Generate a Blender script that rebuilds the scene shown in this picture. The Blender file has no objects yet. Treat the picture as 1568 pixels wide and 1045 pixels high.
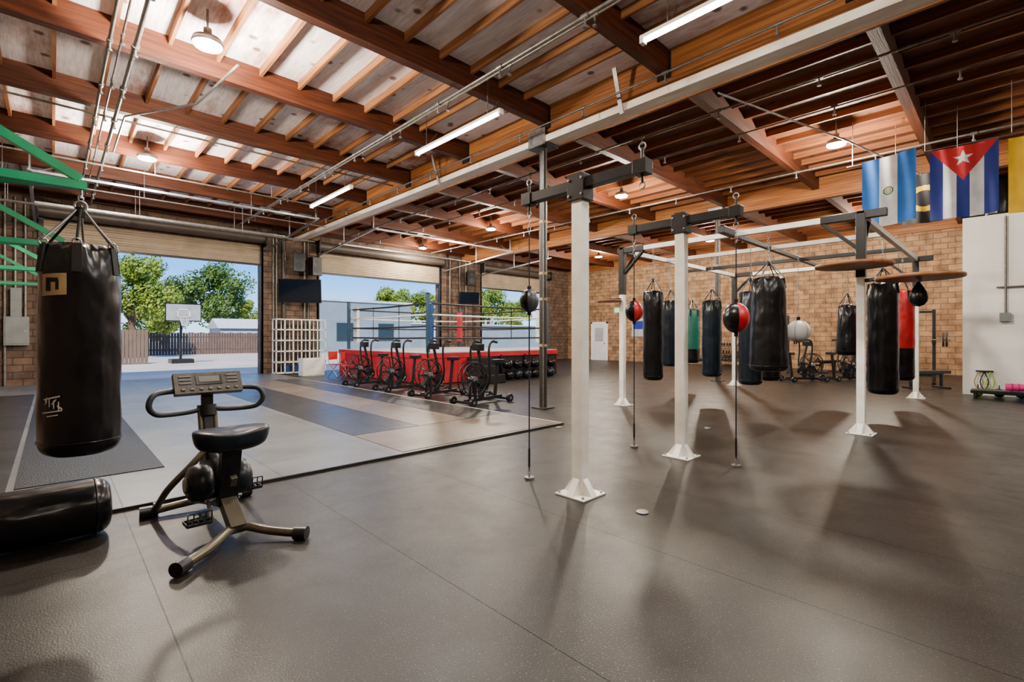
import bpy, math, random
from mathutils import Vector, Matrix, noise
random.seed(7)
V=Vector
# ---------------------------------------------------------------- materials
def nt(name):
    m=bpy.data.materials.new(name); m.use_nodes=True
    return m,m.node_tree.nodes,m.node_tree.links,m.node_tree.nodes['Principled BSDF']
def coords(N,L,scale=(1,1,1),kind='Object'):
    tc=N.new('ShaderNodeTexCoord'); mp=N.new('ShaderNodeMapping'); mp.inputs['Scale'].default_value=scale
    L.new(tc.outputs[kind],mp.inputs['Vector']); return mp.outputs['Vector']
def c4(c): return (c[0],c[1],c[2],1)
def M(name,col,rough=.5,metal=0,col2=None,scale=4,stretch=(1,1,1),bump=0,bscale=30,emit=0,coat=0,spec=.5,detail=4,lo=.35,hi=.65):
    m,N,L,b=nt(name)
    b.inputs['Base Color'].default_value=c4(col); b.inputs['Roughness'].default_value=rough
    b.inputs['Metallic'].default_value=metal; b.inputs['Coat Weight'].default_value=coat
    b.inputs['Specular IOR Level'].default_value=spec
    if emit:
        b.inputs['Emission Color'].default_value=c4(col); b.inputs['Emission Strength'].default_value=emit
        return m
    v=coords(N,L,stretch)
    if col2 is None: col2=tuple(x*.8 for x in col)
    n=N.new('ShaderNodeTexNoise'); n.inputs['Scale'].default_value=scale; n.inputs['Detail'].default_value=detail
    L.new(v,n.inputs['Vector'])
    r=N.new('ShaderNodeValToRGB'); r.color_ramp.elements[0].position=lo; r.color_ramp.elements[1].position=hi
    r.color_ramp.elements[0].color=c4(col); r.color_ramp.elements[1].color=c4(col2)
    L.new(n.outputs['Fac'],r.inputs['Fac']); L.new(r.outputs['Color'],b.inputs['Base Color'])
    if bump:
        n2=N.new('ShaderNodeTexNoise'); n2.inputs['Scale'].default_value=bscale; n2.inputs['Detail'].default_value=3
        L.new(v,n2.inputs['Vector'])
        bp=N.new('ShaderNodeBump'); bp.inputs['Strength'].default_value=bump; bp.inputs['Distance'].default_value=.02
        L.new(n2.outputs['Fac'],bp.inputs['Height']); L.new(bp.outputs['Normal'],b.inputs['Normal'])
    return m
def brickmat(name,axis,c1,c2,mort,w=.4,h=.2,rough=.85,ms=.012,off=.5):
    m,N,L,b=nt(name)
    tc=N.new('ShaderNodeTexCoord'); s=N.new('ShaderNodeSeparateXYZ'); cb=N.new('ShaderNodeCombineXYZ')
    L.new(tc.outputs['Object'],s.inputs[0]); L.new(s.outputs[axis],cb.inputs[0]); L.new(s.outputs['Z'],cb.inputs[1])
    bt=N.new('ShaderNodeTexBrick'); bt.inputs['Scale'].default_value=1; bt.inputs['Brick Width'].default_value=w
    bt.inputs['Row Height'].default_value=h; bt.inputs['Mortar Size'].default_value=ms
    bt.inputs['Color1'].default_value=c4(c1); bt.inputs['Color2'].default_value=c4(c2); bt.inputs['Mortar'].default_value=c4(mort)
    bt.offset=off
    L.new(cb.outputs[0],bt.inputs['Vector'])
    n=N.new('ShaderNodeTexNoise'); n.inputs['Scale'].default_value=3; n.inputs['Detail'].default_value=8
    L.new(tc.outputs['Object'],n.inputs['Vector'])
    mx=N.new('ShaderNodeMix'); mx.data_type='RGBA'; mx.blend_type='MULTIPLY'; mx.inputs['Factor'].default_value=.8
    r=N.new('ShaderNodeValToRGB'); r.color_ramp.elements[0].position=.33; r.color_ramp.elements[0].color=(.38,.33,.3,1); r.color_ramp.elements[1].position=.62
    L.new(n.outputs['Fac'],r.inputs['Fac'])
    L.new(bt.outputs['Color'],mx.inputs['A']); L.new(r.outputs['Color'],mx.inputs['B']); L.new(mx.outputs['Result'],b.inputs['Base Color'])
    bp=N.new('ShaderNodeBump'); bp.inputs['Strength'].default_value=.6; bp.inputs['Distance'].default_value=.012; bp.invert=True
    L.new(bt.outputs['Fac'],bp.inputs['Height']); L.new(bp.outputs['Normal'],b.inputs['Normal'])
    b.inputs['Roughness'].default_value=rough
    return m
def rubber_floor(name,c1,c2,seams=True,rough=(.3,.5),speck=.35,spec=.5):
    m,N,L,b=nt(name)
    tc=N.new('ShaderNodeTexCoord'); s=N.new('ShaderNodeSeparateXYZ'); cb=N.new('ShaderNodeCombineXYZ')
    L.new(tc.outputs['Object'],s.inputs[0])
    ax=N.new('ShaderNodeMath'); ax.operation='ADD'; ax.inputs[1].default_value=2.44*5-1.63+1.22
    L.new(s.outputs['X'],ax.inputs[0])
    ay=N.new('ShaderNodeMath'); ay.operation='ADD'; ay.inputs[1].default_value=24.6
    L.new(s.outputs['Y'],ay.inputs[0])
    L.new(ay.outputs[0],cb.inputs[0]); L.new(ax.outputs[0],cb.inputs[1])
    bt=N.new('ShaderNodeTexBrick'); bt.inputs['Scale'].default_value=1; bt.inputs['Brick Width'].default_value=9.5
    bt.inputs['Row Height'].default_value=1.22; bt.inputs['Mortar Size'].default_value=.0035; bt.inputs['Bias'].default_value=0
    bt.inputs['Color1'].default_value=(1,1,1,1); bt.inputs['Color2'].default_value=(.82,.82,.82,1); bt.inputs['Mortar'].default_value=(.12,.12,.12,1)
    L.new(cb.outputs[0],bt.inputs['Vector'])
    n=N.new('ShaderNodeTexNoise'); n.inputs['Scale'].default_value=.9; n.inputs['Detail'].default_value=6; n.inputs['Roughness'].default_value=.6
    L.new(tc.outputs['Object'],n.inputs['Vector'])
    r=N.new('ShaderNodeValToRGB'); r.color_ramp.elements[0].position=.35; r.color_ramp.elements[1].position=.65
    r.color_ramp.elements[0].color=c4(c1); r.color_ramp.elements[1].color=c4(c2); L.new(n.outputs['Fac'],r.inputs['Fac'])
    mx=N.new('ShaderNodeMix'); mx.data_type='RGBA'; mx.blend_type='MULTIPLY'; mx.inputs['Factor'].default_value=1.0 if seams else 0
    L.new(r.outputs['Color'],mx.inputs['A']); L.new(bt.outputs['Color'],mx.inputs['B'])
    f=N.new('ShaderNodeTexNoise'); f.inputs['Scale'].default_value=110; f.inputs['Detail'].default_value=2
    L.new(tc.outputs['Object'],f.inputs['Vector'])
    fr=N.new('ShaderNodeValToRGB'); fr.color_ramp.elements[0].position=.62; fr.color_ramp.elements[1].position=.7
    fr.color_ramp.elements[0].color=(0,0,0,1); fr.color_ramp.elements[1].color=(speck,speck,speck,1)
    L.new(f.outputs['Fac'],fr.inputs['Fac'])
    mx2=N.new('ShaderNodeMix'); mx2.data_type='RGBA'; mx2.blend_type='MIX'; mx2.inputs['B'].default_value=(.32,.31,.3,1)
    L.new(fr.outputs['Color'],mx2.inputs['Factor']); L.new(mx.outputs['Result'],mx2.inputs['A'])
    L.new(mx2.outputs['Result'],b.inputs['Base Color'])
    sr=N.new('ShaderNodeMath'); sr.operation='MULTIPLY_ADD'; sr.inputs[1].default_value=-spec*.6; sr.inputs[2].default_value=spec
    if seams: L.new(bt.outputs['Fac'],sr.inputs[0])
    else: sr.inputs[0].default_value=0
    L.new(sr.outputs[0],b.inputs['Specular IOR Level'])
    n3=N.new('ShaderNodeTexNoise'); n3.inputs['Scale'].default_value=2.3; n3.inputs['Detail'].default_value=8; n3.inputs['Roughness'].default_value=.7
    L.new(tc.outputs['Object'],n3.inputs['Vector'])
    mr=N.new('ShaderNodeMapRange'); mr.inputs['From Min'].default_value=.3; mr.inputs['From Max'].default_value=.7
    mr.inputs['To Min'].default_value=rough[0]; mr.inputs['To Max'].default_value=rough[1]
    L.new(n3.outputs['Fac'],mr.inputs['Value']); L.new(mr.outputs[0],b.inputs['Roughness'])
    bp=N.new('ShaderNodeBump'); bp.inputs['Strength'].default_value=.35; bp.inputs['Distance'].default_value=.004
    L.new(f.outputs['Fac'],bp.inputs['Height']); L.new(bp.outputs['Normal'],b.inputs['Normal'])
    return m
def deckmat(name,pale,brown,lo,hi):
    m,N,L,b=nt(name)
    v=coords(N,L,(1,.35,1))
    n=N.new('ShaderNodeTexNoise'); n.inputs['Scale'].default_value=1.1; n.inputs['Detail'].default_value=8; n.inputs['Roughness'].default_value=.65
    L.new(v,n.inputs['Vector'])
    r=N.new('ShaderNodeValToRGB'); r.color_ramp.elements[0].position=lo; r.color_ramp.elements[1].position=hi
    r.color_ramp.elements[0].color=c4(pale); r.color_ramp.elements[1].color=c4(brown); L.new(n.outputs['Fac'],r.inputs['Fac'])
    vo=N.new('ShaderNodeTexVoronoi'); vo.inputs['Scale'].default_value=2.6
    tc=N.new('ShaderNodeTexCoord'); L.new(tc.outputs['Object'],vo.inputs['Vector'])
    kr=N.new('ShaderNodeValToRGB'); kr.color_ramp.elements[0].position=.11; kr.color_ramp.elements[1].position=.2
    kr.color_ramp.elements[0].color=(.16,.08,.06,1); kr.color_ramp.elements[1].color=(1,1,1,1)
    L.new(vo.outputs['Distance'],kr.inputs['Fac'])
    mx=N.new('ShaderNodeMix'); mx.data_type='RGBA'; mx.blend_type='MULTIPLY'; mx.inputs['Factor'].default_value=.9
    L.new(r.outputs['Color'],mx.inputs['A']); L.new(kr.outputs['Color'],mx.inputs['B'])
    g=N.new('ShaderNodeTexNoise'); g.inputs['Scale'].default_value=3; g.inputs['Detail'].default_value=5
    gv=coords(N,L,(14,1,1)); L.new(gv,g.inputs['Vector'])
    gr=N.new('ShaderNodeValToRGB'); gr.color_ramp.elements[0].position=.3; gr.color_ramp.elements[0].color=(.62,.5,.45,1); gr.color_ramp.elements[1].position=.6
    L.new(g.outputs['Fac'],gr.inputs['Fac'])
    mx2=N.new('ShaderNodeMix'); mx2.data_type='RGBA'; mx2.blend_type='MULTIPLY'; mx2.inputs['Factor'].default_value=.6
    L.new(mx.outputs['Result'],mx2.inputs['A']); L.new(gr.outputs['Color'],mx2.inputs['B'])
    L.new(mx2.outputs['Result'],b.inputs['Base Color']); b.inputs['Roughness'].default_value=.7
    return m

m_floor=rubber_floor('rubber_floor_mat',(.021,.017,.0138),(.0105,.0088,.0075),rough=(.31,.47),speck=.25,spec=.26)
m_plat=rubber_floor('platform_rubber',(.155,.158,.152),(.1,.104,.102),rough=(.28,.42),speck=.1,spec=.45)
m_plat_d=rubber_floor('platform_rubber_dark',(.022,.019,.017),(.014,.013,.012),seams=False,rough=(.28,.4),speck=.08,spec=.35)
m_plat_b=rubber_floor('platform_rubber_brown',(.14,.105,.075),(.08,.062,.045),seams=False,rough=(.28,.42),speck=.08,spec=.4)
m_black_mat=M('black_ribbed_mat',(.006,.007,.009),.42,col2=(.004,.005,.006),bump=.8,bscale=60,spec=.22)
m_edge=M('mat_edge_trim',(.42,.37,.28),.6)
m_woodX=M('timber_purlin',(.095,.023,.0055),.6,col2=(.04,.009,.0026),scale=2.5,stretch=(.5,9,9),detail=6,bump=.2,bscale=8,spec=.3)
m_woodY=M('timber_joist',(.34,.15,.055),.6,col2=(.18,.062,.02),scale=2.5,stretch=(9,.5,9),detail=6,spec=.3)
m_woodY2=M('timber_joist_brown',(.2,.065,.016),.6,col2=(.1,.028,.007),scale=2.5,stretch=(9,.5,9),detail=6,spec=.3)
m_glulam=M('glulam_timber',(.36,.14,.035),.5,col2=(.17,.05,.011),scale=2,stretch=(6,.35,12),detail=8,bump=.15,bscale=6,spec=.3)
m_pale=M('pale_beam_face',(.88,.84,.77),.45,col2=(.74,.63,.5),scale=3,stretch=(3,.5,3))  # pale tone for the main beam's underside and lower side strip
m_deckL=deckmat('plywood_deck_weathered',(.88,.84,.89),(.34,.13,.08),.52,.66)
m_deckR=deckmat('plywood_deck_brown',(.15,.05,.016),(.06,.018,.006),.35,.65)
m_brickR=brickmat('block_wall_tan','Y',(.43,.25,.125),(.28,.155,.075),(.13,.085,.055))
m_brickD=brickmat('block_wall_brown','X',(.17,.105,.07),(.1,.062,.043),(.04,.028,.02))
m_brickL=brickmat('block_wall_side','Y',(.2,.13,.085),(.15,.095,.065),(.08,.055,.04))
m_white=M('white_paint_wall',(.78,.77,.75),.6,col2=(.68,.67,.65),scale=1.2,bump=.1,bscale=20)
m_postw=M('white_enamel_steel',(.9,.88,.84),.35,col2=(.78,.74,.66),scale=6)
m_blk=M('black_powdercoat_steel',(.006,.006,.007),.36,col2=(.01,.01,.011),scale=8,spec=.32)
m_steel=M('galvanised_steel',(.38,.38,.38),.35,metal=.9,col2=(.25,.25,.26),scale=12)
m_pipe=M('grey_conduit',(.2,.185,.17),.42,metal=.6,col2=(.13,.12,.11),scale=10)
m_col=M('column_brown_steel',(.03,.025,.019),.4,col2=(.017,.015,.012),scale=6)
m_leather=M('black_bag_vinyl',(.003,.003,.0035),.25,col2=(.005,.005,.006),scale=5,bump=.8,bscale=5,spec=.32,stretch=(1,1,.5))
m_leather2=M('navy_bag_vinyl',(.005,.01,.017),.27,col2=(.009,.015,.023),scale=5,bump=.8,bscale=5,stretch=(1,1,.5),spec=.35)
m_redv=M('red_bag_vinyl',(.5,.006,.01),.35,col2=(.35,.005,.008),scale=4,bump=.2,bscale=8)
m_greenv=M('green_bag_vinyl',(.0,.1,.07),.4,bump=.2,bscale=8)
m_whitev=M('white_ball_leather',(.8,.77,.72),.4,col2=(.62,.59,.54),scale=4)
m_strap=M('bag_strap_webbing',(.008,.008,.008),.7,spec=.25)
m_patch=M('bag_label_patch',(.36,.26,.11),.5,col2=(.28,.2,.08),scale=20)
m_logo=M('silver_print',(.5,.5,.48),.4)
m_grn=M('green_painted_steel',(.0,.3,.13),.4,col2=(.0,.22,.1),scale=5)
m_disc=M('speedbag_board_wood',(.27,.105,.033),.4,col2=(.18,.065,.02),scale=3,stretch=(8,1,1))
m_olive=M('bronze_grey_enamel',(.13,.115,.078),.28,metal=.5,col2=(.09,.08,.055),scale=5)
m_seat=M('seat_vinyl',(.005,.008,.013),.33,col2=(.008,.012,.018),scale=7,bump=.1,bscale=20,spec=.35)
m_grip=M('handlebar_grip_foam',(.01,.016,.022),.55)
m_console=M('console_plastic',(.034,.03,.024),.45,col2=(.07,.062,.05),scale=40,spec=.3)
m_screen=M('lcd_screen',(.02,.024,.024),.2)
m_btn=M('console_buttons',(.12,.12,.11),.5)
m_red=M('red_canvas',(.42,.016,.026),.7,col2=(.28,.01,.017),scale=2,bump=.2,bscale=3,spec=.2)
m_redpad=M('red_corner_pad',(.5,.01,.012),.4)
m_blue=M('blue_corner_pad',(.008,.05,.22),.4)
m_bluestl=M('blue_ring_post',(.012,.05,.1),.4)
m_canvas=M('ring_canvas',(.4,.43,.47),.7)
m_board=M('backboard_acrylic',(.3,.31,.31),.4)
m_rope_w=M('rope_white',(.75,.75,.75),.5); m_rope_b=M('rope_black',(.012,.012,.016),.5,spec=.3)
m_tv=M('tv_screen_glass',(.003,.007,.015),.08)
m_shut=M('steel_shutter_slats',(.42,.33,.23),.45,col2=(.33,.26,.18),scale=2)
m_hood=M('shutter_hood_steel',(.06,.045,.035),.5)
m_conc=M('outdoor_concrete',(.46,.39,.31),.85,col2=(.36,.3,.24),scale=.5,detail=8)
m_fence=M('brown_fence_boards',(.09,.05,.032),.8,col2=(.06,.034,.024),scale=3)
m_fence2=M('tan_metal_fence',(.12,.078,.05),.7,col2=(.09,.06,.04),scale=2)
m_build=M('grey_stucco',(.16,.2,.23),.8,col2=(.13,.17,.2),scale=1)
m_roofw=M('white_shed_roof',(.5,.5,.49),.7)
m_leaf=M('tree_leaves',(.27,.33,.012),.6,col2=(.06,.12,.005),scale=1.3,lo=.3,hi=.7)
m_leaf2=M('tree_leaves_dark',(.12,.19,.012),.6,col2=(.03,.075,.006),scale=1.3,lo=.3,hi=.7)
m_bark=M('tree_bark',(.12,.08,.05),.9)
m_lamp=M('lamp_diffuser',(1,.9,.72),emit=90)
m_tube=M('fluorescent_tube',(1,.97,.9),emit=40)
m_fblue=M('flag_light_blue',(.0,.12,.48),.7); m_fwhite=M('flag_white',(.7,.72,.76),.7)
m_fnavy=M('flag_dark_blue',(.006,.025,.24),.7); m_fred=M('flag_red',(.5,.006,.015),.7); m_fyel=M('flag_yellow',(.8,.48,.0),.7)
m_fgrn=M('flag_emblem_green',(.03,.16,.04),.7); m_fblk=M('flag_black',(.01,.01,.01),.7)
m_exit=M('exit_sign_green',(.1,.8,.25),emit=1.2)
m_pink=M('pink_foam',(.65,.01,.2),.6); m_lime=M('lime_rubber',(.3,.5,.02),.5); m_bumper=M('bumper_plate_rubber',(.01,.01,.01),.6)
m_elec=M('electrical_cabinet_grey',(.18,.195,.2),.5)

# ---------------------------------------------------------------- mesh builder
class MB:
    def __init__(s): s.v=[];s.f=[];s.m=[];s.s=[];s.mats=[]
    def mi(s,m):
        if m not in s.mats: s.mats.append(m)
        return s.mats.index(m)
    def add(s,vs,fs,m,smooth=False):
        o=len(s.v); s.v+= [tuple(v) for v in vs]; i=s.mi(m)
        for f in fs: s.f.append([o+k for k in f]); s.m.append(i); s.s.append(smooth)
    def bx(s,x0,x1,y0,y1,z0,z1,m,T=None):
        vs=[V((x,y,z)) for z in (z0,z1) for y in (y0,y1) for x in (x0,x1)]
        if T: vs=[T@v for v in vs]
        s.add(vs,[(0,2,3,1),(4,5,7,6),(0,1,5,4),(2,6,7,3),(0,4,6,2),(1,3,7,5)],m)
    def beam(s,p0,p1,w,h,m,up=V((0,0,1))):
        p0=V(p0);p1=V(p1);t=(p1-p0).normalized()
        side=t.cross(up)
        if side.length<1e-3: side=t.cross(V((1,0,0)))
        side.normalize(); u=side.cross(t).normalized()
        vs=[]
        for p in (p0,p1):
            for a,b in ((-1,-1),(1,-1),(1,1),(-1,1)): vs.append(p+side*a*w/2+u*b*h/2)
        s.add(vs,[(3,2,1,0),(4,5,6,7),(0,1,5,4),(1,2,6,5),(2,3,7,6),(3,0,4,7)],m)
    def tube(s,pts,r,m,n=8,closed=False,caps=True,rs=None):
        pts=[V(p) for p in pts]; K=len(pts)
        def tan(i):
            if closed: return (pts[(i+1)%K]-pts[i-1]).normalized()
            return (pts[min(i+1,K-1)]-pts[max(i-1,0)]).normalized()
        t=tan(0); ref=V((0,0,1)) if abs(t.z)<.9 else V((1,0,0))
        nn=(ref-t*ref.dot(t)).normalized(); vs=[]
        for i in range(K):
            t=tan(i); nn=(nn-t*nn.dot(t)).normalized(); b=t.cross(nn); rr=rs[i] if rs else r
            for k in range(n):
                a=2*math.pi*k/n; vs.append(pts[i]+nn*math.cos(a)*rr+b*math.sin(a)*rr)
        fs=[]
        for i in range(K if closed else K-1):
            j=(i+1)%K
            for k in range(n): fs.append((i*n+k,i*n+(k+1)%n,j*n+(k+1)%n,j*n+k))
        s.add(vs,fs,m,True)
        if caps and not closed:
            s.add(vs[:n],[tuple(reversed(range(n)))],m); s.add(vs[-n:],[tuple(range(n))],m)
    def cyl(s,p0,p1,r,m,r2=None,n=14,caps=True):
        s.tube([p0,p1],r,m,n,caps=caps,rs=[r,r if r2 is None else r2])
    def lathe(s,prof,m,c=(0,0,0),n=28,T=None,wob=0):
        c=V(c);vs=[]
        for (r,z) in prof:
            for k in range(n):
                a=2*math.pi*k/n; rr=r*(1+wob*math.sin(3*a+z*9)+wob*.6*math.sin(7*a-z*21))
                p=V((rr*math.cos(a),rr*math.sin(a),z))
                if T: p=T@p
                vs.append(p+c)
        fs=[(i*n+k,i*n+(k+1)%n,(i+1)*n+(k+1)%n,(i+1)*n+k) for i in range(len(prof)-1) for k in range(n)]
        s.add(vs,fs,m,True)
        s.add(vs[:n],[tuple(reversed(range(n)))],m); s.add(vs[-n:],[tuple(range(n))],m)
    def ball(s,c,r,m,n=16,sc=(1,1,1)):
        pr=[(max(1e-4,r*math.sin(math.pi*i/10)),-r*math.cos(math.pi*i/10)) for i in range(11)]
        s.lathe(pr,m,c,n,T=Matrix.Diagonal((*sc,1)))
    def ring(s,c,R,r,m,ax='XZ',n=12):
        c=V(c); f={'XZ':lambda a:V((R*math.cos(a),0,R*math.sin(a))),'YZ':lambda a:V((0,R*math.cos(a),R*math.sin(a))),'XY':lambda a:V((R*math.cos(a),R*math.sin(a),0))}[ax]
        s.tube([c+f(2*math.pi*i/n) for i in range(n)],r,m,6,closed=True)
    def chain(s,p0,p1,m,L=.045,w=.013,r=.004):
        p0=V(p0);p1=V(p1);d=p1-p0;t=d.normalized();k=max(1,round(d.length/(L*.8)))
        a=t.cross(V((1,0.3,0))).normalized(); b=t.cross(a)
        for i in range(k):
            c=p0+d*(i+.5)/k; x=a if i%2 else b; hl=L/2-w
            pts=[c+x*w-t*hl,c+x*w+t*hl,c+t*(hl+w),c-x*w+t*hl,c-x*w-t*hl,c-t*(hl+w)]
            s.tube(pts,r,m,4,closed=True)
    def plate(s,poly,z0,z1,m,T=None,k=1.0):
        n=len(poly); vs=[V((x*k,y*k,z0)) for x,y in poly]+[V((x,y,z1)) for x,y in poly]
        if T: vs=[T@v for v in vs]
        s.add(vs,[tuple(reversed(range(n))),tuple(range(n,2*n))]+[(i,(i+1)%n,n+(i+1)%n,n+i) for i in range(n)],m)
    def obj(s,name,loc=(0,0,0),rz=0,bevel=0,parent=None,sub=0):
        me=bpy.data.meshes.new(name); me.from_pydata(s.v,[],s.f)
        for m in s.mats: me.materials.append(m)
        me.polygons.foreach_set('material_index',s.m); me.polygons.foreach_set('use_smooth',s.s); me.update()
        o=bpy.data.objects.new(name,me); bpy.context.collection.objects.link(o)
        o.location=loc; o.rotation_euler=(0,0,rz)
        if bevel:
            b=o.modifiers.new('bevel','BEVEL'); b.width=bevel; b.segments=2; b.limit_method='ANGLE'; b.angle_limit=math.radians(50)
        if parent: o.parent=parent
        return o
def inst(o,name,loc,rz=0,sc=1):
    c=bpy.data.objects.new(name,o.data); bpy.context.collection.objects.link(c)
    c.location=loc;c.rotation_euler=(0,0,rz);c.scale=(sc,sc,sc)
    for md in o.modifiers:
        if md.type=='BEVEL':
            b=c.modifiers.new('bevel','BEVEL'); b.width=md.width;b.segments=2;b.limit_method='ANGLE';b.angle_limit=md.angle_limit
    return c
def crv(pts,k=6):
    pts=[V(p) for p in pts]; P=[pts[0]*2-pts[1]]+pts+[pts[-1]*2-pts[-2]]; out=[]
    for i in range(1,len(P)-2):
        for j in range(k):
            t=j/k; a,b,c,d=P[i-1],P[i],P[i+1],P[i+2]
            out.append(.5*((2*b)+(c-a)*t+(2*a-5*b+4*c-d)*t*t+(3*b-a-3*c+d)*t**3))
    out.append(pts[-1]); return out

XL,XR,YB,YF=-1.5,23.4,19.3,-7.0
BX=6.9; BX2=15.1; ZB=5.09; ZP=5.4; ZD=5.78
# ---------------------------------------------------------------- shell
b=MB(); b.bx(XL-.3,XR+.3,YF,YB+.3,-.12,0,m_floor); b.obj('floor')
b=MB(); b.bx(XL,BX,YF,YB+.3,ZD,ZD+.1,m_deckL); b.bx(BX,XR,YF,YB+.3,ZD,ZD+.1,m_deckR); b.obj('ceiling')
doors=[(-.2,5.55),(7.7,13.55),(16.2,21.2)]; DH=4.45
b=MB(); xs=[XL-.3]
for a,c in doors: xs+= [a,c]
xs.append(XR+.3)
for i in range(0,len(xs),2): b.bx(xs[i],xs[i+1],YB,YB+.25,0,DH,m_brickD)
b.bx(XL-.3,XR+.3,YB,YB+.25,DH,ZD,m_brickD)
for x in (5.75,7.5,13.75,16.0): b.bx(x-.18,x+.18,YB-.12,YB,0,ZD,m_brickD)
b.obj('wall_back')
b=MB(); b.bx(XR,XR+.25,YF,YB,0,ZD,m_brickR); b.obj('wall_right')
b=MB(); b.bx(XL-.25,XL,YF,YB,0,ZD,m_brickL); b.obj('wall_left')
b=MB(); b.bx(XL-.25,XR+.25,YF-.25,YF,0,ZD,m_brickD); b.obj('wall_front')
b=MB(); b.bx(16.0,16.15,YF,.83,0,4.27,m_white); b.bx(16.15,XR,.68,.83,0,4.27,m_white); b.bx(16.15,XR,YF,.68,4.15,4.27,m_white); b.obj('wall_office')
b=MB()
y=6.13-2.44*5
while y<YB:
    b.bx(XL,BX-.13,y-.075,y+.075,ZP,ZD,m_woodX); b.bx(BX+.13,BX2-.1,y-.075,y+.075,ZP,ZD,m_woodX); b.bx(BX2+.1,XR,y-.075,y+.075,ZP,ZD,m_woodX)
    y+=2.44
b.obj('ceiling_purlins')
b=MB(); x=XL+.3
while x<XR:
    if abs(x-BX)>.2 and abs(x-BX2)>.2: b.bx(x-.022,x+.022,YF,YB,ZD-.13,ZD,m_woodY if x<BX else m_woodY2)
    x+=.61
b.obj('ceiling_joists')
b=MB(); b.bx(BX-.12,BX+.12,YF,YB,ZB+.05,ZD,m_glulam); b.bx(BX-.125,BX+.125,YF,YB,ZB,ZB+.05,m_pale)
b.bx(BX-.17,BX-.12,YF,YB,ZB,ZB+.12,m_pale); b.bx(BX+.12,BX+.17,YF,YB,ZB-.02,ZB+.07,m_glulam)
for yy in [6.13-2.44*k for k in range(-5,5)]:
    b.bx(BX-.15,BX-.12,yy-.11,yy+.11,ZP-.06,ZD-.05,m_blk)
b.obj('main_roof_beam')
b=MB(); b.bx(BX2-.1,BX2+.1,YF,YB,ZB+.05,ZD,m_glulam); b.obj('rear_roof_beam')
b=MB(); b.bx(XR-.12,XR,.9,YB,ZB+.2,ZD,m_glulam); b.bx(XL,XR-.2,YB-.2,YB,ZD-.35,ZD,m_woodX); b.obj('trim_ledger')

def column(name,x,y,top):
    b=MB(); b.cyl((0,0,.02),(0,0,top-.02),.075,m_col,n=20); b.bx(-.16,.16,-.16,.16,0,.025,m_col); b.bx(-.15,.15,-.25,.25,top-.03,top,m_col)
    b.bx(-.19,-.17,-.22,.22,top-.03,top+.28,m_steel); b.bx(.17,.19,-.22,.22,top-.03,top+.28,m_steel)
    for z in (1.2,2.1,2.6,3.6): b.cyl((0,0,z),(0,0,z+.05),.08,m_patch,n=20)
    b.tube([(-.07,-.07,.03),(-.07,-.07,top-.1)],.014,m_pipe)
    return b.obj(name,(x,y,0))
column('steel_column',BX,6.32,ZB-.005); column('steel_column',BX2,6.4,ZB+.045)

for i,(a,c) in enumerate(doors):
    b=MB(); z=4.08-.1*(i>0)
    nsl=int((4.78-z)/.075)
    for k in range(nsl):
        z0=z+k*.075
        pts=[(0,z0),(-.018,z0+.012),(-.024,z0+.037),(-.018,z0+.062),(0,z0+.075)]
        vs=[];
        for (yy,zz) in pts: vs+= [(a+.02,YB-.06+yy,zz),(c-.02,YB-.06+yy,zz)]
        b.add(vs,[(2*q,2*q+1,2*q+3,2*q+2) for q in range(4)],m_shut,True)
    b.bx(a,c,YB-.09,YB-.03,z-.07,z,m_blk)
    b.bx(a-.09,a+.02,YB-.12,YB-.005,0,4.8,m_blk); b.bx(c-.02,c+.09,YB-.12,YB-.005,0,4.8,m_blk)
    b.cyl((a-.1,YB-.26,4.98),(c+.1,YB-.26,4.98),.17,m_hood,n=20)
    b.bx(a-.12,a-.08,YB-.48,YB-.005,4.7,5.2,m_blk); b.bx(c+.08,c+.12,YB-.48,YB-.005,4.7,5.2,m_blk)
    b.obj('door_%d'%(i+1))

# ---------------------------------------------------------------- services
b=MB()
for X,z,r in ((4.56,5.2,.024),(.53,5.2,.022),(.79,5.22,.03),(9.2,5.15,.014),(8.3,5.3,.02),(12.6,5.25,.02),(6.45,5.25,.016),(4.75,5.3,.014),(.66,5.32,.014)):
    b.tube([(X,-6,z),(X,YB-.8,z)],r,m_pipe)
    yy=-4
    while yy<18.3:
        b.cyl((X,yy,z-.12),(X,yy,z),.012,m_steel); b.cyl((X,yy,z-.14),(X,yy,z-.12),.028,m_steel)
        b.cyl((X,yy-.05,z),(X,yy+.05,z),r*1.5,m_pipe)
        yy+=1.5
b.obj('sprinkler_pipes')
b=MB()
for Y,z in ((17.2,4.75),(15.4,4.95),(13.6,5.1),(16.3,4.6),(11.15,5.32)):
    b.tube([(XL+.03,Y,z),(6.4,Y,z)],.02,m_pipe)
    for X in (-.8,1.7,4.2): b.cyl((X,Y,z),(X,Y,ZD-.1),.008,m_steel)
b.tube([(1.9,7.6,5.25),(1.7,9.2,5.2),(.9,10.6,5.2),(.9,12.8,5.2)],.018,m_steel)
b.tube([(BX+.2,3.0,5.0),(10.5,2.1,5.0),(14.8,1.2,5.0)],.015,m_steel)
b.beam((BX-.2,4.4,5.04),(BX-.42,4.4,5.7),.07,.02,m_pipe); b.beam((BX-.2,9.5,5.04),(BX-.42,9.5,5.7),.07,.02,m_pipe)
b.obj('electrical_conduits')
b=MB()
for X in (-.35,5.68,7.55,13.7,16.05):
    b.beam((X,YB-.1,4.55),(X,14.2,4.9),.06,.05,m_steel)
    for Y in (14.4,16.6): b.beam((X,Y,4.85-.15*(Y>15)),(X,Y,ZP+.02),.03,.03,m_steel)
    b.beam((X,14.4,4.88),(X+.5,15.5,ZP),.03,.03,m_steel)
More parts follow.
